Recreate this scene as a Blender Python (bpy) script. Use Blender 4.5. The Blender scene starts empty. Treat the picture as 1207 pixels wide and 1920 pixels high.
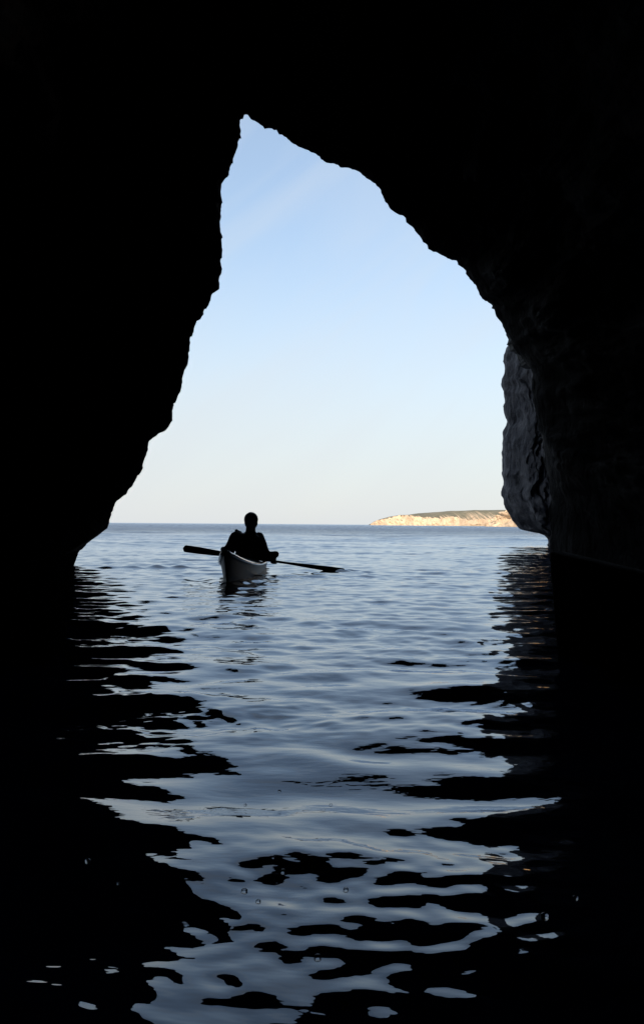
import bpy, bmesh, math, random
import numpy as np
from mathutils import Vector, Matrix, noise
random.seed(7); rng = np.random.default_rng(11)
S = bpy.context.scene; COL = S.collection
R = math.radians

# ------------------------------------------------------------------ camera
F = 1600.0                      # focal length in photo pixels (photo 1207 x 1920)
CAM = Vector((0, 0, 0.65))
PITCH, ROLL = math.atan(23 / F), R(0.45)
fwd = Vector((0, math.cos(PITCH), math.sin(PITCH)))
up0 = Vector((0, -math.sin(PITCH), math.cos(PITCH))); rt0 = Vector((1, 0, 0))
rt = rt0 * math.cos(ROLL) + up0 * math.sin(ROLL)
up = -rt0 * math.sin(ROLL) + up0 * math.cos(ROLL)
cd = bpy.data.cameras.new('camera'); cam = bpy.data.objects.new('camera', cd); COL.objects.link(cam)
M4 = Matrix((rt, up, -fwd)).transposed().to_4x4(); M4.translation = CAM
cam.matrix_world = M4
cd.sensor_fit = 'VERTICAL'; cd.sensor_height = 36; cd.lens = 36 * F / 1920
cd.clip_start = 0.05; cd.clip_end = 20000
S.camera = cam

def at(px, py, Y):
    """world point at depth Y whose direction was measured in the photo"""
    d = fwd + rt * ((px - 603.5) / F) + up * ((960 - py) / F)
    return CAM + d * ((Y - CAM.y) / d.y)

# ------------------------------------------------------------------ light
SUN_EL, SUN_AZ = R(15), R(205)          # azimuth clockwise from +Y: behind the cave, a little to the left
w = bpy.data.worlds.new('World'); S.world = w; w.use_nodes = True
nt = w.node_tree; nt.nodes.clear()
N = nt.nodes.new; L = nt.links.new
sky = N('ShaderNodeTexSky'); sky.sky_type = 'NISHITA'; sky.sun_disc = False
sky.sun_elevation = SUN_EL; sky.sun_rotation = SUN_AZ
sky.altitude = 0; sky.air_density = 1.0; sky.dust_density = .7; sky.ozone_density = 2.2
tc = N('ShaderNodeTexCoord')
mp = N('ShaderNodeMapping'); mp.vector_type = 'TEXTURE'; mp.inputs['Scale'].default_value = (.65, .8, .17); mp.inputs['Rotation'].default_value = (0, R(-38), 0)
L(tc.outputs['Generated'], mp.inputs['Vector'])
nz = N('ShaderNodeTexNoise'); nz.inputs['Scale'].default_value = 1.6; nz.inputs['Detail'].default_value = 5; nz.inputs['Roughness'].default_value = .5
nz.inputs['Distortion'].default_value = .6
L(mp.outputs[0], nz.inputs['Vector'])
mr = N('ShaderNodeMapRange'); mr.inputs['From Min'].default_value = .42; mr.inputs['From Max'].default_value = .72
mr.inputs['To Min'].default_value = .32; mr.inputs['To Max'].default_value = .6
L(nz.outputs['Fac'], mr.inputs['Value'])
mx = N('ShaderNodeMix'); mx.data_type = 'RGBA'
L(mr.outputs[0], mx.inputs['Factor']); L(sky.outputs[0], mx.inputs['A'])
CLOUD = (3.25, 3.6, 4.0, 1)
mx.inputs['B'].default_value = CLOUD
# pale milky air low over the sea
sp = N('ShaderNodeSeparateXYZ'); L(tc.outputs['Generated'], sp.inputs[0])
hz = N('ShaderNodeMapRange'); hz.interpolation_type = 'SMOOTHERSTEP'; hz.inputs['From Min'].default_value = -.02; hz.inputs['From Max'].default_value = .42
hz.inputs['To Min'].default_value = .85; hz.inputs['To Max'].default_value = 0; L(sp.outputs['Z'], hz.inputs['Value'])
mz = N('ShaderNodeMix'); mz.data_type = 'RGBA'; mz.inputs['B'].default_value = (3.52, 3.66, 3.78, 1)
L(hz.outputs[0], mz.inputs['Factor']); L(mx.outputs['Result'], mz.inputs['A'])
bg = N('ShaderNodeBackground'); bg.inputs['Strength'].default_value = 0.1
L(mz.outputs['Result'], bg.inputs['Color'])
wo = N('ShaderNodeOutputWorld'); L(bg.outputs[0], wo.inputs['Surface'])

sl = bpy.data.lights.new('sun', 'SUN'); sl.energy = 3.4; sl.angle = R(.5); sl.color = (1, .83, .62)
so = bpy.data.objects.new('sun', sl); COL.objects.link(so)
sd = Vector((math.sin(SUN_AZ) * math.cos(SUN_EL), math.cos(SUN_AZ) * math.cos(SUN_EL), math.sin(SUN_EL)))
so.rotation_euler = sd.to_track_quat('Z', 'Y').to_euler(); so.location = (0, -30, 90)
S.view_settings.view_transform = 'Standard'; S.view_settings.look = 'None'
S.view_settings.exposure = 1.1; S.view_settings.gamma = 1

# ------------------------------------------------------------------ helpers
def material(name, color=(.5, .5, .5), rough=.6, **kw):
    m = bpy.data.materials.new(name); m.use_nodes = True
    b = m.node_tree.nodes['Principled BSDF']
    b.inputs['Base Color'].default_value = (*color, 1); b.inputs['Roughness'].default_value = rough
    for k, v in kw.items(): b.inputs[k].default_value = v
    return m, m.node_tree, b

def add_noise(nt, scale, detail=6, rough=.55, vec=None, dist=0):
    n = nt.nodes.new('ShaderNodeTexNoise'); n.inputs['Scale'].default_value = scale
    n.inputs['Detail'].default_value = detail; n.inputs['Roughness'].default_value = rough; n.inputs['Distortion'].default_value = dist
    if vec is None:
        g = nt.nodes.new('ShaderNodeNewGeometry'); vec = g.outputs['Position']
    nt.links.new(vec, n.inputs['Vector']); return n

def ramp(nt, src, stops):
    r = nt.nodes.new('ShaderNodeValToRGB'); nt.links.new(src, r.inputs[0])
    while len(r.color_ramp.elements) < len(stops): r.color_ramp.elements.new(.5)
    for e, (p, c) in zip(r.color_ramp.elements, stops): e.position = p; e.color = (*c, 1)
    return r

def bump(nt, b, src, strength, dist, prev=None):
    n = nt.nodes.new('ShaderNodeBump'); n.inputs['Strength'].default_value = strength; n.inputs['Distance'].default_value = dist
    nt.links.new(src, n.inputs['Height'])
    if prev is not None: nt.links.new(prev.outputs[0], n.inputs['Normal'])
    nt.links.new(n.outputs[0], b.inputs['Normal']); return n

def noisy(name, color, rough, var=.3, scale=8, bstr=.2, bd=.01, **kw):
    m, t, b = material(name, color, rough, **kw)
    n = add_noise(t, scale)
    r = ramp(t, n.outputs['Fac'], [(.3, tuple(c * (1 - var) for c in color)), (.7, tuple(min(1, c * (1 + var)) for c in color))])
    t.links.new(r.outputs[0], b.inputs['Base Color'])
    n2 = add_noise(t, scale * 9, 3)
    bump(t, b, n2.outputs['Fac'], bstr, bd)
    return m

def grid_mesh(name, P, mat, closed_u=False, flip=False, smooth=True):
    """P: array rows x cols x 3"""
    r, c, _ = P.shape
    idx = np.arange(r * c).reshape(r, c)
    a = idx[:-1, :-1]; b = idx[:-1, 1:]; d = idx[1:, :-1]; e = idx[1:, 1:]
    if closed_u:
        a = idx[:-1, :]; b = np.roll(idx, -1, 1)[:-1]; d = idx[1:, :]; e = np.roll(idx, -1, 1)[1:]
    f = np.stack([a, b, e, d], -1).reshape(-1, 4)
    if flip: f = f[:, ::-1]
    me = bpy.data.meshes.new(name)
    me.vertices.add(r * c); me.vertices.foreach_set('co', P.reshape(-1).astype(np.float32))
    me.loops.add(f.size); me.loops.foreach_set('vertex_index', f.reshape(-1).astype(np.int32))
    me.polygons.add(len(f)); me.polygons.foreach_set('loop_start', np.arange(0, f.size, 4, dtype=np.int32))
    me.polygons.foreach_set('use_smooth', np.full(len(f), smooth))
    me.update(calc_edges=True); me.validate()
    me.materials.append(mat)
    o = bpy.data.objects.new(name, me); COL.objects.link(o); return o

def tag(o, label=None, cat=None, group=None, kind=None):
    if label: o['label'] = label
    if cat: o['category'] = cat
    if group: o['group'] = group
    if kind: o['kind'] = kind
    return o

def empty(name, loc):
    o = bpy.data.objects.new(name, None); o.location = loc; o.empty_display_size = .2; COL.objects.link(o); return o

def fbm(v, octs=5, H=.9):
    return noise.fractal(v, H, 2.1, octs)

# ------------------------------------------------------------------ rock materials
def rock_material(name, dark, mid, light, rough, bstr, sc=1.0):
    m, t, b = material(name, mid, rough); b.inputs['Specular IOR Level'].default_value = .08
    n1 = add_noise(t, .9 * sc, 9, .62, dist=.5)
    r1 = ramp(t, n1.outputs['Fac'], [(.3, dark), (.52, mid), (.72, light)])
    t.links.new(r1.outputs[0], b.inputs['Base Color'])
    g = t.nodes.new('ShaderNodeNewGeometry')
    mpp = t.nodes.new('ShaderNodeMapping'); mpp.inputs['Scale'].default_value = (1, 1, .35); mpp.inputs['Rotation'].default_value = (.3, .35, 0)
    t.links.new(g.outputs['Position'], mpp.inputs['Vector'])
    v = t.nodes.new('ShaderNodeTexVoronoi'); v.feature = 'DISTANCE_TO_EDGE'; v.inputs['Scale'].default_value = 1.6 * sc
    nd = add_noise(t, 1.5 * sc, 4, vec=mpp.outputs[0])
    va = t.nodes.new('ShaderNodeMix'); va.data_type = 'VECTOR'; va.inputs['Factor'].default_value = .25
    t.links.new(mpp.outputs[0], va.inputs['A']); t.links.new(nd.outputs['Color'], va.inputs['B'])
    t.links.new(va.outputs['Result'], v.inputs['Vector'])
    cl = t.nodes.new('ShaderNodeMapRange'); cl.inputs['From Max'].default_value = .12; t.links.new(v.outputs['Distance'], cl.inputs['Value'])
    b1 = bump(t, b, cl.outputs[0], bstr * .6, .05 / sc)
    n2 = add_noise(t, 4 * sc, 10, .65, vec=mpp.outputs[0], dist=.3)
    b2 = bump(t, b, n2.outputs['Fac'], bstr, .25 / sc, b1)
    return m
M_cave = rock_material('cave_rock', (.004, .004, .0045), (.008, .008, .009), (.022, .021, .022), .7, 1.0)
M_out = rock_material('weathered_rock', (.05, .05, .055), (.12, .115, .12), (.24, .225, .225), .8, 1.0)
t = M_out.node_tree; b = t.nodes['Principled BSDF']                     # pale mineral streaks running down the face
g = t.nodes.new('ShaderNodeNewGeometry'); mpx = t.nodes.new('ShaderNodeMapping'); mpx.inputs['Scale'].default_value = (1, 1, .42); mpx.inputs['Rotation'].default_value = (0, .5, 0)
t.links.new(g.outputs['Position'], mpx.inputs['Vector'])
ns = add_noise(t, 1.3, 10, .68, vec=mpx.outputs[0], dist=1.2); rs = ramp(t, ns.outputs['Fac'], [(.34, (.05, .05, .06)), (.48, (.17, .17, .185)), (.58, (.36, .35, .36)), (.67, (.62, .60, .60))])
ms = t.nodes.new('ShaderNodeMix'); ms.data_type = 'RGBA'; ms.inputs['Factor'].default_value = .5
old = b.inputs['Base Color'].links[0].from_socket
t.links.new(old, ms.inputs['A']); t.links.new(rs.outputs[0], ms.inputs['B']); t.links.new(ms.outputs['Result'], b.inputs['Base Color'])

# ------------------------------------------------------------------ the sea cave
LEFT = [(139,1050),(141,1042),(147,1032),(157,1026),(168,1017),(177,1010),(190,1001),(201,992),(205,984),(206,975),(210,962),(214,952),
 (221,938),(229,932),(239,922),(248,911),(255,899),(262,888),(267,876),(272,861),(278,850),(277,842),(283,829),(292,818),(305,807),(315,797),
 (323,788),(327,774),(331,757),(334,746),(335,738),(341,724),(344,705),(346,690),(349,680),(354,661),(356,650),(361,632),(365,618),(371,601),
 (376,597),(382,594),(384,583),(391,569),(398,556),(403,551),(411,546),(413,536),(412,524),(414,508),(412,490),(415,470),(414,456),(416,440),
 (414,424),(416,408),(414,390),(415,372),(415,358),(417,347),(422,336),(429,331),(430,322),(434,309),(436,297),(442,288),(448,276),(450,262),(451,245),(450,232),(453,220)]
RIGHT = [(463,221),(473,225),(484,231),(495,238),(505,243),(517,249),(528,254),(537,258),(541,266),(550,271),(561,277),(572,281),(585,288),(598,296),
 (612,304),(626,310),(640,315),(655,319),(668,323),(680,329),(690,336),(700,346),(710,355),(716,363),(723,375),(731,388),(740,398),(752,409),
 (765,420),(777,430),(786,441),(794,453),(803,462),(813,470),(822,479),(832,484),(846,489),(858,491),(864,501),(872,512),(879,524),(888,535),
 (896,548),(903,560),(911,564),(919,572),(928,582),(933,594),(939,608),(947,625),(956,641),(966,656),(977,669),(987,684),(995,700),(999,720),
 (998,742),(1001,770),(1007,790),(1013,808),(1016,833),(1018,858),(1022,880),(1027,905),(1030,940),(1031,975),(1030,1005),(1031,1030),(1031,1052)]
def resample(pts, step):
    p = np.array(pts, float); s = np.r_[0, np.cumsum(np.hypot(*np.diff(p, axis=0).T))]
    n = int(s[-1] / step) + 1; q = np.linspace(0, s[-1], n)
    return np.c_[np.interp(q, s, p[:, 0]), np.interp(q, s, p[:, 1])]
OUT = resample(LEFT + RIGHT, 3.6)
NU = len(OUT)
C0 = np.array([600., 760.])
dirs = OUT - C0; dirs /= np.linalg.norm(dirs, axis=1)[:, None]
# share of each outline point in the low part of the walls, near the water
low = np.clip((OUT[:, 1] - 820) / 220, 0, 1); low = low * low * (3 - 2 * low)
rightness = np.clip((OUT[:, 0] - 560) / 350, 0, 1)
def mouthY(i):          # how far away the lip of the mouth is, point by point
    return 13.0 + 1.6 * rightness[i] + 1.2 * (1 - low[i]) * (1 - rightness[i])
rings = []
def ring_from_px(marg, Yfun, amp, sc, fine=.0):
    pts = []
    for i in range(NU):
        Y = Yfun(i)
        n = fbm(Vector((OUT[i, 0] * sc, OUT[i, 1] * sc, Y * .45)), 6)
        n = max(0.0, .5 + n * .8)
        m = marg(i) + amp(i) * n
        p = at(OUT[i, 0] + dirs[i, 0] * m, OUT[i, 1] + dirs[i, 1] * m, Y)
        if fine:
            q = Vector(p) * 3.2
            p = p + Vector((fbm(q, 4), 0, fbm(q + Vector((9, 3, 1)), 4))) * fine
            saw = (i * .047 + 1.6 * noise.noise(Vector((i * .035, 4, 0)))) % 1      # broken ledges along the lip
            saw2 = (i * .13 + 1.4 * noise.noise(Vector((i * .09, 9, 0)))) % 1
            o_ = (saw * .06 + saw2 * .02 - .028) * (.4 + .9 * abs(noise.noise(Vector((i * .02, 1, 5)))) * 2) * (.4 if OUT[i, 0] > 880 else 1)
            p = p + (rt * float(dirs[i, 0]) - up * float(dirs[i, 1])) * o_
        pts.append(p)
    return pts
def close_ring(pts):
    """carry both ends of a ring below the water"""
    a, b = pts[0], pts[-1]
    pre = [Vector((a.x - 1.2, a.y, -3.0)), Vector((a.x - .5, a.y, -1.2)), Vector((a.x - .15, a.y, -.4)), Vector((a.x - .04, a.y, min(a.z - .03, -.02)))]
    post = [Vector((b.x + .04, b.y, min(b.z - .03, -.02))), Vector((b.x + .15, b.y, -.4)), Vector((b.x + .5, b.y, -1.2)), Vector((b.x + 1.2, b.y, -3.0))]
    return pre + pts + post
NEARY = 4.3
# tube behind and beside the camera: the ring at NEARY carried backwards, growing a little
base = None
inner = []
# just inside the lip the rock steps back sharply, so that the wall round the opening faces into the cave
TK = [0, .012, .03, .055, .09, .14, .22, .35, .6, 1.0]
TL = [0, 10, 45, 110, 190, 250, 330, 430, 680, 1150]
TR = [0, 3, 9, 20, 38, 80, 170, 300, 620, 1100]
for t in np.concatenate([np.linspace(1, .25, 26, endpoint=False), np.linspace(.25, 0, 34, endpoint=False)]):
    def mg(i, t=t):
        u = (1 - low[i]) * (np.interp(t, TK, TL) * (1 - rightness[i]) + np.interp(t, TK, TR) * rightness[i])
        return u + low[i] * np.interp(t, [0, .05, .2, .5, .85, .96, 1], [.5, 40, 220, 460, 800, 320, .5])
    def am(i, t=t): return (1 - low[i]) * 110 * min(1, t * 7) + low[i] * 40 * math.sin(math.pi * t)
    def yf(i, t=t): return NEARY + (mouthY(i) - NEARY) * (1 - t)
    inner.append(close_ring(ring_from_px(mg, yf, am, .011)))
first = inner[0]
back = []
for k, Y in enumerate(np.linspace(-9, NEARY, 60)[:-1]):
    t = (NEARY - Y) / (NEARY + 9)
    row = []
    for j, p in enumerate(first):
        c = Vector((0.0, Y, .9)); d = Vector((p.x, 0, p.z - .9)); r = d.length; d = d / r
        n = fbm(Vector((d.x * 2.2, Y * .55, d.z * 2.2)), 6)
        grow = t * 2.2 * (1 if p.z > .2 else .5)
        shut = max(0, (t - .8) / .2) ** 1.5
        g = (r + (.35 if p.z > -.3 else .2) * min(1, t * 14) + min(1, t * 5) * (grow + max(0, .45 + n * .8) * .7)) * (1 - .97 * shut)
        q = c + d * g
        if p.z < -.3: q.z = p.z
        q.y = Y
        row.append(q)
    back.append(row)
lip = close_ring(ring_from_px(lambda i: 0, mouthY, lambda i: 0, .01, fine=.05))
outer = []
for k, (dy, mm) in enumerate([(.12, 11), (.3, 17), (.55, 26), (.9, 42), (1.4, 70)]):
    outer.append(close_ring(ring_from_px(lambda i, mm=mm: mm * (1 if i > 12 else .4), lambda i, dy=dy: mouthY(i) + dy, lambda i, mm=mm: mm * .6, .02)))
ext = []
last = outer[-1]
for (dy, rad) in [(2.2, 6), (3, 9), (3.5, 13), (3.8, 18), (3.5, 26), (2.5, 36), (0, 48), (-8, 56), (-30, 60), (-90, 60), (-130, 40), (-140, 2)]:
    row = []
    for p in last:
        d = Vector((p.x, 0, max(p.z, 0) - 0)); r = d.length; d.normalize()
        rr = max(rad, r * 1.05) if dy > -120 else rad
        n = fbm(Vector((d.x * 3, dy * .2, d.z * 3)), 4)
        fy = dy + n * 1.5 + (5.5 * min(1, rad / 12) * max(0, d.x) * max(0, 1 - rad / 40) if dy > 0 else 0)
        q = Vector((d.x * rr, 15 + fy, d.z * rr * (.85 if rad > 20 else 1)))
        if p.z < -.03: q.z = p.z * 2
        row.append(q)
    ext.append(row)
ROWS = back + inner + [lip] + outer + ext
P = np.array([[tuple(v) for v in r] for r in ROWS])
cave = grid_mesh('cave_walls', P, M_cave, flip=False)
tag(cave, 'black rock walls and roof of the sea cave framing the pointed opening', kind='structure')

# ------------------------------------------------------------------ grey buttress outside the mouth, right
BUT = [(1032,1030),(1030,1026),(1026,1023),(1029,1018),(1028,1011),(1022,1004),(1010,998),(992,996),(980,992),(971,983),(963,975),(956,963),(949,951),
 (945,938),(945,922),(947,906),(944,886),(943,860),(945,832),(950,806),(954,788),(951,775),(948,758),(947,740),(945,717),(948,690),(948,668),(951,655),(957,640),
 (962,610),(968,570),(975,520),(985,460),(1000,400),(1030,350),(1100,310)]
bp = resample(BUT, 3.5); YB = 25.5
rows = []
NA = 110
bottom = []
for (x, y) in bp:
    p = at(x, y, YB)
    row = []
    rx = 7.0; ry = 5.0
    zz = p.z
    u = y / 300
    for a in np.concatenate([np.linspace(-.25, 0, 14, endpoint=False), np.linspace(0, .5, 150, endpoint=False), np.linspace(.5, 1.02, 60)]) * math.pi:   # from behind the left flank round the front to the right
        ca, sa = math.cos(a), math.sin(a)
        q = Vector((p.x + rx - rx * math.copysign(abs(ca) ** .8, ca), YB - ry * sa * (1 if sa > 0 else .8) * (.6 if zz < .5 else 1.0), zz))
        # folds run down the rock face
        n1 = fbm(Vector((q.x * .55 + 3 + q.z * .12, q.y * .55, q.z * .34)), 6)
        n2 = fbm(Vector((q.x * 1.9 + q.z * .5, q.y * 1.9, q.z * 1.1 + 4)), 6)
        rid = 1 - abs(fbm(Vector((q.x * .9 + q.z * .35, q.y * .9, q.z * .45 + n1)), 5)) * 2.2
        k = max(0, sa) ** .7
        q.y -= (n1 * 1.3 + rid * .5) * k + n2 * .42 * k
        q.x += n2 * .10 + abs(noise.noise(Vector((q.z * 3.1, q.y * .8, 2.2)))) * .10 + n1 * .35 * k
        q.z += n2 * .14 * k if zz > .3 else 0
        row.append(q)
    rows.append(row)
z0 = rows[0]
rows = [[Vector((q.x + .4, q.y, -2.5)) for q in z0]] + [[Vector((q.x + .05, q.y, -.1)) for q in z0]] + rows
but = grid_mesh('rock_buttress', np.array([[tuple(v) for v in r] for r in rows]), M_out)
tag(but, 'dark grey undercut rock buttress in the water outside the right cave mouth', 'rock')

# ------------------------------------------------------------------ headland
mh, t, b = material('headland_rock', (.4, .33, .26), .9)
g = t.nodes.new('ShaderNodeNewGeometry'); sx = t.nodes.new('ShaderNodeSeparateXYZ'); t.links.new(g.outputs['Normal'], sx.inputs[0])
n1 = add_noise(t, .09, 8, .65); n2 = add_noise(t, .05, 8, .6)
cliff = ramp(t, n1.outputs['Fac'], [(.3, (.34, .22, .14)), (.42, (.52, .39, .27)), (.6, (.60, .47, .34)), (.75, (.46, .35, .25))])
scrub = ramp(t, n2.outputs['Fac'], [(.35, (.15, .14, .09)), (.55, (.20, .18, .12)), (.72, (.33, .28, .2))])
m1 = t.nodes.new('ShaderNodeMapRange'); m1.inputs['From Min'].default_value = .80; m1.inputs['From Max'].default_value = .93
t.links.new(sx.outputs['Z'], m1.inputs['Value'])
mm = t.nodes.new('ShaderNodeMix'); mm.data_type = 'RGBA'
t.links.new(m1.outputs[0], mm.inputs['Factor']); t.links.new(cliff.outputs[0], mm.inputs['A']); t.links.new(scrub.outputs[0], mm.inputs['B'])
t.links.new(mm.outputs['Result'], b.inputs['Base Color'])
MH = mh
def headland(name, spec, seed, label, inl=(.05, 1.0), mat=None):
    """spec: (px, distance, y of cliff top, y of skyline)"""
    s = np.array(spec, float); n = 420
    q = np.linspace(0, 1, n) * (len(s) - 1)
    cols = [np.interp(q, np.arange(len(s)), s[:, k]) for k in range(4)]
    rows = []
    for px, D, yt, ys in zip(*cols):
        base = at(px, 985, D); x, Y = base.x, D
        j = fbm(Vector((x * .05 + seed, Y * .02, 0)), 5)
        hc = max(.3, (986 - yt) / F * D); hs = max(hc, (986 - ys) / F * (D * 1.12))
        hc *= 1 + .16 * j
        hb = hc
        hc *= 1 + .2 * noise.noise(Vector((px * .22, seed, 0))) + .1 * noise.noise(Vector((px * .7, seed, 3)))
        r = []
        def put_at(back, z, rough=1.0):
            k = fbm(Vector((x * 1.3 / hc0 + seed, Y * .35 / hc0, z * 1.6 / hc0)), 6) * 1.1 - .6 * abs(noise.noise(Vector((x * .6 / hc0, Y * .15 / hc0, z * .4 / hc0 + seed))))
            k *= hc0 * .5 * rough
            dd = back + k
            r.append((x + inl[0] * dd, Y + inl[1] * dd, z))
        hc0 = 12.0
        for (back, f) in [(0, -3), (0, 0)] + [(hc * .55 * f ** 1.5, f) for f in np.linspace(.08, 1, 14)] + [(hc * .75, 1.03)]:
            put_at(back, hc * f if f > 0 else f)
        for k_, f in enumerate(np.linspace(0, 1, 9)[1:]):
            h0 = hc + (hb - hc) * min(1, f * 4); z = h0 * 1.03 + max(0, hs - h0 * 1.03) * math.sin(f * math.pi / 2) + fbm(Vector((px * .03, f * 2, seed)), 3) * hc * .04
            put_at(hc * .75 + .12 * D * f, z, 0)
        put_at(.3 * D, hs * .6, 0); put_at(.5 * D, -3, 0)
        rows.append(r)
    o = grid_mesh(name, np.array(rows), mh, flip=True)
    o.data.materials[0] = mat or mh
    tag(o, label, kind='structure'); return o
headland('distant_headland', [(694,1250,984.5,984.5),(702,1230,980,980),(715,1200,976,975),(735,1170,971,970),(758,1150,968,967),(775,1120,967,966),(795,1100,970,963),
  (815,1080,971.5,961.5),(845,1040,969.5,959.5),(868,1000,972,958),(880,980,975,957.5),(895,960,973,957),(915,930,973,956),(940,900,971,956),(990,880,970,955),(1060,860,970,955)], 1.3,
  'low distant headland with cream cliffs and a dull green top on the right of the horizon')
headland('sunlit_cliffs', [(906,640,984,984),(909,630,979,978),(914,620,973,972),(918,612,969,969),(924,600,967.5,967),(930,590,962,961),(937,575,956,955),(943,560,952,951),(952,540,949,947),(968,500,942,940),(990,440,930,925),(1040,360,900,890),(1120,300,860,850),(1250,250,800,780),(1500,230,760,740)], 5.1,
  'sunlit cream cliff of the nearer shore, rising behind the grey buttress', (.93, .3))

M_glint = mh.copy(); M_glint.name = 'amber_glint_rock'  # stronger orange copy of the headland rock, for amber glints in the water
for n_ in M_glint.node_tree.nodes:
    if n_.type == 'VALTORGB' and n_.color_ramp.elements[0].color[0] > .3:
        for e, c in zip(n_.color_ramp.elements, [(.30, .13, .05), (.78, .38, .13), (.85, .46, .18), (.6, .3, .12)]): e.color = (*c, 1)
headland('amber_glint_cliffs', [(985,440,984,984),(1000,425,940,938),(1020,400,880,875),(1060,360,850,840),(1120,320,820,800),(1250,270,780,760),(1500,240,740,720)], 8.3,  # unseen cliff added behind the buttress to tint the ripple reflections amber
  'added ochre cliff, unseen behind the grey buttress, giving amber glints in the ripples', (.93, .3), M_glint)

# ------------------------------------------------------------------ water
mw, t, b = material('sea_water', (.005, .011, .036), .02)
b.inputs['IOR'].default_value = 1.58; b.inputs['Specular Tint'].default_value = (.66, .77, 1, 1)
g = t.nodes.new('ShaderNodeNewGeometry')
vm = t.nodes.new('ShaderNodeVectorMath'); vm.operation = 'LENGTH'; t.links.new(g.outputs['Position'], vm.inputs[0])
rm = t.nodes.new('ShaderNodeMapRange'); rm.inputs['From Min'].default_value = 8; rm.inputs['From Max'].default_value = 120
rm.inputs['To Min'].default_value = .015; rm.inputs['To Max'].default_value = .22; t.links.new(vm.outputs['Value'], rm.inputs['Value'])
t.links.new(rm.outputs[0], b.inputs['Roughness'])
mpf = t.nodes.new('ShaderNodeMapping'); mpf.inputs['Scale'].default_value = (.45, 1, 1); t.links.new(g.outputs['Position'], mpf.inputs['Vector'])
nf = add_noise(t, .12, 8, .7, vec=mpf.outputs[0]); ff = t.nodes.new('ShaderNodeMapRange')
ff.inputs['From Min'].default_value = 25; ff.inputs['From Max'].default_value = 90; ff.inputs['To Max'].default_value = .9
t.links.new(vm.outputs['Value'], ff.inputs['Value'])
bf = bump(t, b, nf.outputs['Fac'], .5, 1.2); t.links.new(ff.outputs[0], bf.inputs['Strength'])
# fine wind ripples
nr = add_noise(t, 14, 3, .5, vec=mpf.outputs[0]); bump(t, b, nr.outputs['Fac'], .10, .02, bf)

# surface: Fresnel-weighted blue-tinted mirror over a dark body
nrm = b.inputs['Normal'].links[0].from_socket; rgh = b.inputs['Roughness'].links[0].from_socket
df = t.nodes.new('ShaderNodeBsdfDiffuse'); df.inputs['Color'].default_value = (.005, .011, .036, 1)
gl = t.nodes.new('ShaderNodeBsdfGlossy'); gl.inputs['Color'].default_value = (.84, .91, 1, 1)
fr = t.nodes.new('ShaderNodeFresnel'); fr.inputs['IOR'].default_value = 1.5
ms = t.nodes.new('ShaderNodeMixShader')
for n_ in (df, gl, fr): t.links.new(nrm, n_.inputs['Normal'])
t.links.new(rgh, gl.inputs['Roughness']); t.links.new(fr.outputs[0], ms.inputs[0]); t.links.new(df.outputs[0], ms.inputs[1]); t.links.new(gl.outputs[0], ms.inputs[2])
t.links.new(ms.outputs[0], t.nodes['Material Output'].inputs['Surface'])
rad = np.concatenate([[.02, .15], np.exp(np.arange(math.log(.3), math.log(70), .0042)), np.exp(np.arange(math.log(70.5), math.log(600), .012)), np.geomspace(620, 12000, 60)])
ang = np.concatenate([np.linspace(-180, -27, 90, endpoint=False), np.linspace(-27, 27, 520), np.linspace(27, 180, 91)[1:-1]])
A, RR = np.meshgrid(np.radians(ang), rad)
X = RR * np.sin(A); Y = RR * np.cos(A)
dr = np.gradient(rad)[:, None] * np.ones_like(X)
Z = np.zeros_like(X)
comp = []
for i in range(110):
    lam = math.exp(rng.normal(math.log(.44), .55)); lam = min(max(lam, .14), 5)
    th = rng.normal(0, R(30)) + (math.pi if rng.random() < .15 else 0) + R(6)
    s = rng.uniform(.4, 1.0)
    comp.append((lam, th, s, rng.uniform(0, 6.283)))
tot = math.sqrt(sum(c[2] ** 2 for c in comp) / 2)
SLOPE = .052; WSEED = 5
rng = np.random.default_rng(WSEED)
comp = [(math.exp(min(max(rng.normal(math.log(.44), .55), -1.9), 1.4)), rng.normal(0, R(30)) + (math.pi if rng.random() < .15 else 0) + R(6), c[2], rng.uniform(0, 6.283)) for c in comp]
for lam, th, s, ph in comp:
    k = 2 * math.pi / lam; a = s / tot * SLOPE / k
    kx, ky = k * math.sin(th), k * math.cos(th)
    wgt = np.clip(lam / (dr * 2.5) - .6, 0, 1)
    Z += a * wgt * np.sin(kx * X + ky * Y + ph)
# gusts: patches of calmer and rougher water
def vnoise(X, Y, sc, seed):
    r = np.random.default_rng(seed); z = 0
    for i in range(12):
        th = r.uniform(0, 6.28); k = sc * r.uniform(.6, 1.6); z = z + np.sin(k * (X * math.cos(th) + 1.6 * Y * math.sin(th)) + r.uniform(0, 6.28))
    return z / math.sqrt(6)
Z *= 1 + .85 * np.clip((2.5 - RR) / 1.0, 0, 1)
Z *= np.clip(1 + .35 * vnoise(X, Y, 1.1, 3), .35, 1.8)
# short chop outside the sheltered inner cave
for i in range(46):
    lam = rng.uniform(.13, .42); th = rng.normal(0, R(42)); k = 2 * math.pi / lam
    Z += (.0145 / k) * np.clip(lam / (dr * 2.2) - .6, 0, 1) * np.clip((RR - 2.0) / 4, 0, 1) * np.sin(k * (X * math.sin(th) + Y * math.cos(th)) + rng.uniform(0, 6.28))
# capillary ripple patches
for i in range(26):
    lam = rng.uniform(.05, .13); th = rng.normal(0, R(50)); k = 2 * math.pi / lam
    Z += (.0105 / k) * np.clip(lam / (dr * 2.5) - .6, 0, 1) * np.sin(k * (X * math.sin(th) + Y * math.cos(th)) + rng.uniform(0, 6.28)) * np.clip(.8 + .8 * vnoise(X, Y, 2.2, 5 + i // 9), 0, 2.4)
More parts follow.
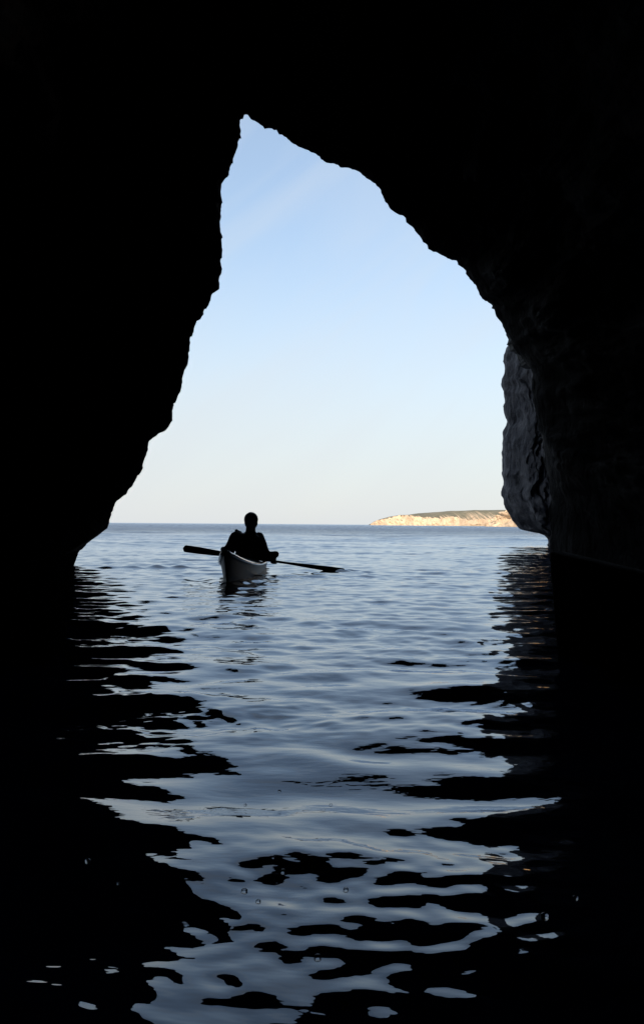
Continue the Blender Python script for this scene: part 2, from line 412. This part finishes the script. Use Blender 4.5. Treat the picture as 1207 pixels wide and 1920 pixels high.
# low swell passing under the camera
Z += .075 * np.exp(-((Y - .15 + .12 * X) / 1.15) ** 2 - (X / 3.0) ** 2)
Z += .022 * np.exp(-((X + .38) / .32) ** 2 - ((Y - 1.08) / .36) ** 2)
# open sea swell
for i in range(24):
    lam = math.exp(rng.normal(math.log(9), .7)); th = rng.normal(0, R(30)); k = 2 * math.pi / lam
    Z += (.011 / k) * np.clip(lam / (dr * 2.5) - .6, 0, 1) * np.clip((RR - 9) / 20, 0, 1) * np.sin(k * (X * math.sin(th) + Y * math.cos(th)) + rng.uniform(0, 6.28))
# kayak bow wave, and the old paddle ripple on the left
KX, KB = -1.015, 9.25
for sgn in (-1, 1):
    dd = (Y - KB); off = sgn * (X - KX) - (.06 + .30 * dd)
    Z += np.where(dd > -.1,   .011 * np.exp(-(off / .07) ** 2) * np.exp(-np.clip(dd, 0, 9) / 1.6) - .02 * np.exp(-((off - .16) / .09) ** 2) * np.exp(-np.clip(dd, 0, 9) / 2), 0)
u = (Y - 12.4 - .08 * (X + 2.3)); Z += .036 * np.exp(-(u / .16) ** 2) * np.exp(-((X + 2.35) / .95) ** 2) * (1 + .4 * np.sin(X * 17 + Y * 9))
ur = np.hypot(X - .28, (Y - 11.8)); Z += .02 * np.sin(ur * 24) * np.exp(-ur / .28)
water = grid_mesh('sea', np.stack([X, Y, Z], -1), mw, closed_u=True)
tag(water, 'rippled sea water running from the cave out to the horizon', kind='structure')
def water_z(x, y):
    r = math.hypot(x, y); a = math.degrees(math.atan2(x, y))
    i = int(np.argmin(abs(rad - r))); j = int(np.argmin(abs(ang - a))); return float(Z[i, j])

# ------------------------------------------------------------------ kayak
M_hull = noisy('gelcoat_hull', (.022, .024, .027), .42, .12, 5, .05, .002, **{'Specular IOR Level': .1})
M_deck = noisy('gelcoat_deck', (.035, .045, .05), .3, .2, 6, .06, .002)
M_trim = noisy('white_trim', (.88, .88, .86), .25, .05, 12, .05, .001, **{'Coat Weight': 1.0, 'Coat Roughness': .1})
M_black = noisy('black_rubber', (.015, .015, .016), .6, .2, 20, .2, .002)
M_rope = noisy('deck_rope', (.05, .05, .05), .8, .3, 60, .4, .002)
LK = 5.2
kay = empty('sea_kayak', (KX, KB + 2.55, 0)); kay.rotation_euler = (0, R(-1.5), R(-.4))
tag(kay, 'slim sea kayak with pale hull and upturned bow pointing at the camera', 'kayak')
def sheer(t):    # t 0 bow .. 1 stern : (y, halfwidth, z)
    y = -2.6 + LK * t
    hw = .25 * (math.sin(math.pi * min(1, max(0, t)) ** .95)) ** .78 if 0 < t < 1 else 0
    z = .125 + .215 * max(0, 1 - t / .42) ** 2.3 + .12 * max(0, (t - .6) / .4) ** 2
    return y, hw + .006, z
def put(name, bm, mat, parent=None, smooth=True):
    me = bpy.data.meshes.new(name); bm.normal_update(); bm.to_mesh(me); bm.free()
    for p in me.polygons: p.use_smooth = smooth
    me.materials.append(mat); o = bpy.data.objects.new(name, me); COL.objects.link(o)
    if parent: o.parent = parent
    return o
TS = np.linspace(0, 1, 70)
hr = []
for t_ in TS:
    y, hw, z = sheer(t_); keel = -.12 + .10 * max(0, 1 - t_ / .09) ** 1.5 + .18 * max(0, (t_ - .85) / .15) ** 2
    rake = -0.0
    row = []
    for a in np.linspace(-1, 1, 33):
        s = abs(a); sg = math.copysign(1, a) if a else 0
        # hard chined V section
        if s > .55: f = (s - .55) / .45; x = hw * (.80 + .20 * f); zz = keel + (z - keel) * (.36 + .64 * f)
        else: f = s / .55; x = hw * .80 * f ** .85; zz = keel + (z - keel) * .36 * f ** 1.5
        yy = y + (.30 * (1 - (zz + .12) / .46) * max(0, 1 - t_ / .25) ** 1.5) - (.15 * (1 - (zz + .12) / .4) * max(0, (t_ - .8) / .2))
        row.append((sg * x, yy, zz))
    hr.append(row)
hull = grid_mesh('hull', np.array(hr), M_hull); hull.parent = kay
dr_ = []
for t_ in TS:
    y, hw, z = sheer(t_); row = []
    crown = .085 * min(1, hw / .12) * (1 if y < -.3 else .6)
    for a in np.linspace(-1, 1, 21):
        row.append((a * hw * .985, y, z + .002 + crown * (1 - abs(a) ** 1.6)))
    dr_.append(row)
deck = grid_mesh('deck', np.array(dr_), M_deck, flip=True); deck.parent = kay
def tube(bm, pts, r, seg=8, rend=None):
    pts = [Vector(p) for p in pts]; prev = None; n = len(pts)
    for i, p in enumerate(pts):
        d = (pts[min(i + 1, n - 1)] - pts[max(i - 1, 0)]).normalized()
        a = d.cross(Vector((0, 0, 1)));  a = a.normalized() if a.length > 1e-3 else Vector((1, 0, 0)); c = d.cross(a).normalized()
        rr = r if not callable(r) else r(i / (n - 1))
        ring = [bm.verts.new(p + (a * math.cos(q) + c * math.sin(q)) * rr) for q in np.linspace(0, 2 * math.pi, seg, endpoint=False)]
        if prev:
            for k in range(seg): bm.faces.new((prev[k], prev[(k + 1) % seg], ring[(k + 1) % seg], ring[k]))
        else: bm.faces.new(ring[::-1])
        prev = ring
    bm.faces.new(prev)
for sg in (-1, 1):
    bm = bmesh.new(); tube(bm, [(sg * (sheer(t_)[1] + .006), sheer(t_)[0], sheer(t_)[2] + .002) for t_ in TS], .021)
    put('gunwale', bm, M_trim, kay)
bm = bmesh.new()
tube(bm, [(0, hr[0][16 + (i - 8) * 0][1] + 0, z) for i, z in []] or [(0, sheer(0)[0] - .012 + .30 * (1 - (z + .12) / .46), z) for z in np.linspace(-.02, .335, 12)], .013)
put('keel_strip', bm, M_black, kay)
bm = bmesh.new(); cx = []
for q in np.linspace(0, 2 * math.pi, 40, endpoint=True): cx.append((.2 * math.sin(q), .05 - .36 * math.cos(q), .205 + .02 * math.cos(q)))
tube(bm, cx, .016); put('cockpit_coaming', bm, M_black, kay)
for sg in (-1, 1):
    bm = bmesh.new(); pts = []
    for t_ in np.linspace(.04, .40, 12):
        y, hw, z = sheer(t_); pts.append((sg * hw * .8, y, z + .03 * min(1, hw / .12) + .006))
    tube(bm, pts, .004, 6); put('deck_line', bm, M_rope, kay)
bm = bmesh.new(); tube(bm, [(-.045, -2.50, .335), (-.03, -2.47, .352), (0, -2.46, .358), (.03, -2.47, .352), (.045, -2.50, .335)], .009); put('bow_toggle', bm, M_black, kay)
bm = bmesh.new(); bmesh.ops.create_cone(bm, cap_ends=True, segments=28, radius1=.115, radius2=.095, depth=.022, matrix=Matrix.Translation((0, -1.35, .19)) @ Matrix.Rotation(R(5), 4, 'X')); put('hatch_cover', bm, M_black, kay)
for yb in (-.95, -.75):
    bm = bmesh.new(); y = yb; tt = (y + 2.6) / LK; _, hw, z = sheer(tt)
    tube(bm, [(a * hw, y + .08 * (1 - abs(a)), z + .008 + .055 * (1 - abs(a) ** 1.6)) for a in np.linspace(-.95, .95, 14)], .004, 6); put('deck_bungee', bm, M_rope, kay)

# ------------------------------------------------------------------ the paddler
M_skin = noisy('skin', (.33, .21, .16), .55, .12, 25, .1, .001)
M_jack = noisy('paddling_jacket', (.022, .026, .032), .75, .3, 14, .3, .006)
M_hair = noisy('dark_hair', (.012, .010, .009), .6, .4, 80, .6, .003)
M_skirt = noisy('neoprene', (.015, .015, .017), .8, .2, 30, .2, .002)
def ell(bm, c, r, rot=None, sub=3):
    m = Matrix.Translation(Vector(c)) @ (rot.to_4x4() if rot else Matrix.Identity(4)) @ Matrix.Diagonal((*r, 1))
    bmesh.ops.create_icosphere(bm, subdivisions=sub, radius=1, matrix=m)
def cap(bm, a, b, ra, rb):
    a, b = Vector(a), Vector(b); d = b - a
    rot = d.to_track_quat('Z', 'Y').to_matrix().to_4x4()
    bmesh.ops.create_cone(bm, cap_ends=True, segments=20, radius1=ra, radius2=rb, depth=d.length, matrix=Matrix.Translation((a + b) / 2) @ rot)
    ell(bm, a, (ra,) * 3, sub=2); ell(bm, b, (rb,) * 3, sub=2)
def fused(name, bm, mat, vox, smooth=6, parent=None):
    me = bpy.data.meshes.new(name + '_src'); bm.to_mesh(me); bm.free()
    o = bpy.data.objects.new(name + '_src', me); COL.objects.link(o)
    r = o.modifiers.new('r', 'REMESH'); r.mode = 'VOXEL'; r.voxel_size = vox
    if smooth:
        s = o.modifiers.new('s', 'SMOOTH'); s.factor = .5; s.iterations = smooth
    dg = bpy.context.evaluated_depsgraph_get(); dg.update()
    m2 = bpy.data.meshes.new_from_object(o.evaluated_get(dg)); bpy.data.objects.remove(o)
    m2.name = name
    for p in m2.polygons: p.use_smooth = True
    m2.materials.clear(); m2.materials.append(mat)
    o2 = bpy.data.objects.new(name, m2); COL.objects.link(o2)
    if parent: o2.parent = parent
    return o2
PY = 11.35
hc = at(470.5, 978, PY)                   # centre of head
shL = at(442, 1007, PY - .10); shR = at(485, 1008, PY + .08)     # shoulder joints (as seen)
pel = Vector((-.99, PY + .05, .08)); chest = at(466, 1022, PY); neck = at(469, 1000, PY)
tipL = at(343, 1028, 10.95); tipR = at(646, 1071, 11.85)
pd = (tipR - tipL).normalized(); PLEN = (tipR - tipL).length
def on_paddle(px):
    best = min(np.linspace(0, 1, 800), key=lambda s: abs(px - proj(tipL + (tipR - tipL) * s)[0])); return tipL + (tipR - tipL) * best
def proj(p):
    d = p - CAM; z = d.dot(fwd); return 603.5 + F * d.dot(rt) / z, 960 - F * d.dot(up) / z
hL = on_paddle(421); hR = on_paddle(514)
elL = at(427, 1036, PY - .12); elR = at(497, 1043, PY + .02)
def hand(bm, grip, elbow):
    """hand closed around the paddle shaft at grip"""
    w_ = (elbow - grip); w_ = (w_ - pd * w_.dot(pd)).normalized()      # towards the wrist, square to the shaft
    n = pd.cross(w_).normalized()
    if n.z < 0: n = -n                                                    # back of the hand up
    wrist = grip + w_ * .075 + n * .028
    for k in range(4):                                                    # palm rows
        o = pd * ((k - 1.5) * .020)
        kn = grip + o + n * .034 - w_ * .012
        cap(bm, wrist + o * .55, kn, .013, .0105)
        ln = (.9, 1.0, .95, .78)[k]
        p1 = grip + o - w_ * .036 * ln + n * .012; p2 = grip + o - w_ * .026 * ln - n * .024; p3 = grip + o + w_ * .004 - n * .030
        cap(bm, kn, p1, .0100, .0092); cap(bm, p1, p2, .0092, .0086); cap(bm, p2, p3, .0086, .0078)
    s = -1 if elbow.x < grip.x else 1
    tb = wrist + pd * (s * .018) - n * .008; t1 = grip + w_ * .034 + pd * (s * .030) - n * .018; t2 = grip + w_ * .006 + pd * (s * .022) - n * .032
    cap(bm, tb, t1, .014, .011); cap(bm, t1, t2, .0108, .009)
    return wrist
bm = bmesh.new()
# head: cranium, jaw, face. The paddler faces the camera (-Y)
H = hc
ell(bm, H + Vector((0, .012, .022)), (.078, .096, .092))
ell(bm, H + Vector((0, -.028, -.045)), (.060, .062, .066)); ell(bm, H + Vector((0, -.058, -.088)), (.026, .022, .020))
ell(bm, H + Vector((0, -.075, .022)), (.056, .018, .014), sub=2)                    # brow
cap(bm, H + Vector((0, -.086, .008)), H + Vector((0, -.108, -.028)), .008, .0125)   # nose
for s in (-1, 1):
    ell(bm, H + Vector((s * .033, -.078, -.026)), (.020, .016, .018), sub=2)        # cheek
    ell(bm, H + Vector((s * .030, -.080, .003)), (.012, .010, .009), sub=2)         # eye
    ell(bm, H + Vector((s * .079, .008, -.012)), (.009, .020, .030), sub=2)         # ear
    ell(bm, H + Vector((s * .011, -.106, -.032)), (.008, .009, .006), sub=2)
ell(bm, H + Vector((0, -.088, -.056)), (.024, .010, .006), sub=2); ell(bm, H + Vector((0, -.086, -.066)), (.021, .010, .006), sub=2)
cap(bm, H + Vector((0, .01, -.05)), neck + Vector((0, .03, -.03)), .062, .07)
# trunk
cap(bm, neck + Vector((0, .04, -.06)), chest, .08, .12); cap(bm, chest, pel, .125, .13)
cap(bm, shL, shR, .055, .055)
for sh, el, g_ in ((shL, elL, hL), (shR, elR, hR)):
    cap(bm, sh, el, .052, .040)
    wr = hand(bm, g_, el); cap(bm, el, wr, .040, .027)
# legs inside the hull
for s in (-1, 1):
    hip = pel + Vector((s * .09, -.02, -.05)); kn = Vector((KX + s * .14, PY - .48, .08)); an = Vector((KX + s * .08, PY - .92, -.01))
    cap(bm, hip, kn, .075, .052); cap(bm, kn, an, .05, .034); cap(bm, an, an + Vector((s * .02, -.07, .06)), .032, .024)
person = fused('person', bm, M_skin, .0048, 3)
tag(person, 'person in dark paddling clothes sitting in the kayak and holding a long paddle across', 'person')
# clothing
bm = bmesh.new()
cap(bm, neck + Vector((0, .03, -.075)), chest, .098, .155); cap(bm, chest, Vector((pel.x, pel.y, .16)), .158, .165)
ell(bm, (shL + shR) / 2 + Vector((0, .02, -.02)), (.185, .115, .085))
for sh, el, g_ in ((shL, elL, hL), (shR, elR, hR)):
    w_ = (el - g_); w_ = (w_ - pd * w_.dot(pd)).normalized(); wr = g_ + w_ * .085 + Vector((0, 0, .015))
    cap(bm, sh, el, .078, .076); cap(bm, el, wr, .064, .043); cap(bm, sh, chest, .07, .12)
    cap(bm, wr, wr + (g_ - wr) * .1, .041, .039)
cap(bm, neck + Vector((0, .02, -.005)), neck + Vector((0, .03, -.06)), .076, .11)
cap(bm, at(443, 995, PY - .06), at(449, 1001, PY), .020, .04)           # bunched cloth on one shoulder
ell(bm, neck + Vector((0, .10, -.03)), (.10, .055, .05))                # hood lying on the back
jk = fused('jacket', bm, M_jack, .008, 5, person)
# cloth folds
for v in jk.data.vertices:
    q = v.co * 9; n_ = fbm(Vector((q.x, q.y, q.z * .7)), 4)
    v.co += Vector((v.normal.x, v.normal.y, v.normal.z)) * n_ * .009
bm = bmesh.new()
ell(bm, H + Vector((0, .020, .030)), (.0935, .108, .098)); ell(bm, H + Vector((0, .045, -.02)), (.088, .082, .085))
for s in (-1, 1): cap(bm, H + Vector((s * .074, -.008, .03)), H + Vector((s * .076, .012, -.01)), .014, .012)
hair = fused('hair', bm, M_hair, .006, 3, person)
for v in hair.data.vertices:
    if v.co.y < H.y - .035 and v.co.z < H.z + .055: v.co.y += min(.06, (H.z + .055 - v.co.z) * 1.2)
    v.co += v.normal * fbm(v.co * 40, 3) * .003
bm = bmesh.new()
def skirt_ring(rx, ry, z, cy): return [(KX + rx * math.sin(q), cy - ry * math.cos(q), z) for q in np.linspace(0, 2 * math.pi, 40, endpoint=False)]
KY = kay.location.y + .05
sk = grid_mesh('spray_skirt', np.array([skirt_ring(.222, .385, .175, KY), skirt_ring(.222, .385, .215, KY), skirt_ring(.19, .33, .228, KY), skirt_ring(.165, .22, .25, KY - .02), skirt_ring(.15, .16, .30, PY + .01), skirt_ring(.14, .13, .36, PY + .02)]), M_skirt, closed_u=True, flip=True)
bm.free(); sk.parent = person

# ------------------------------------------------------------------ paddle: long narrow blades
M_pad = noisy('oiled_paddle_wood', (.030, .035, .034), .4, .3, 10, .1, .002)
pdl = empty('paddle', (tipL + tipR) / 2)
tag(pdl, 'long narrow bladed dark paddle held across the kayak, right blade dipping into the water', 'paddle')
q0 = pd.to_track_quat('X', 'Z'); pdl.rotation_mode = 'QUATERNION'; pdl.rotation_quaternion = q0
bpy.context.view_layer.update()
half = PLEN / 2
def blade(sg):
    rows = []
    for t_ in np.linspace(0, 1, 40):
        x = sg * (.30 + (half - .30) * t_)
        wd = .017 + .030 * min(1, t_ / .75) ** .9
        e = max(0, (t_ - .955) / .045); wd *= math.sqrt(max(0.0004, 1 - e * e)) if e > 0 else 1
        th = .0155 - .009 * min(1, t_ * 1.2); th *= (1 - .85 * e)
        row = []
        for q in np.linspace(0, 2 * math.pi, 20, endpoint=False):
            ly, lz = th * math.cos(q), wd * math.sin(q)
            ta = R(12 if sg < 0 else 38); row.append((x, ly * math.cos(ta) - lz * math.sin(ta), ly * math.sin(ta) + lz * math.cos(ta)))
        rows.append(row)
    o = grid_mesh('blade', np.array(rows), M_pad, closed_u=True, flip=sg > 0); o.parent = pdl
blade(-1); blade(1)
bm = bmesh.new(); tube(bm, [(x, 0, 0) for x in np.linspace(-.31, .31, 8)], .0165, 16); put('shaft', bm, M_pad, pdl)

# ------------------------------------------------------------------ bubbles on the cave water
M_bub, t, b = material('bubble_film', (.9, .9, .9), .08, IOR=1.12); b.inputs['Transmission Weight'].default_value = 1
bub = [(484,1724,.013),(530,1662,.016),(648,1696,.014),(458,1703,.017),(595,1836,.016),(460,1498,.011),(620,1500,.011),(524,1472,.012),(512,1640,.010),(1020,1756,.02),(1078,1712,.014),(165,1638,.016),(222,1692,.008)]
bm = bmesh.new(); bmesh.ops.create_uvsphere(bm, u_segments=20, v_segments=12, radius=1)
for v in bm.verts: v.co.z *= .62
proto = None
for (x, y, r) in bub:
    dep = .65 * F / (y - 983 - (x - 603) * .0079); p = at(x, y, dep)
    if proto is None: o = proto = put('bubble', bm, M_bub)
    else: o = proto.copy(); COL.objects.link(o)
    o.location = (p.x, p.y, water_z(p.x, p.y) + r * .1); o.scale = (r * .32,) * 3
    tag(o, 'tiny clear bubble floating on the dark water inside the cave', 'bubble', 'bubbles floating on the cave water')
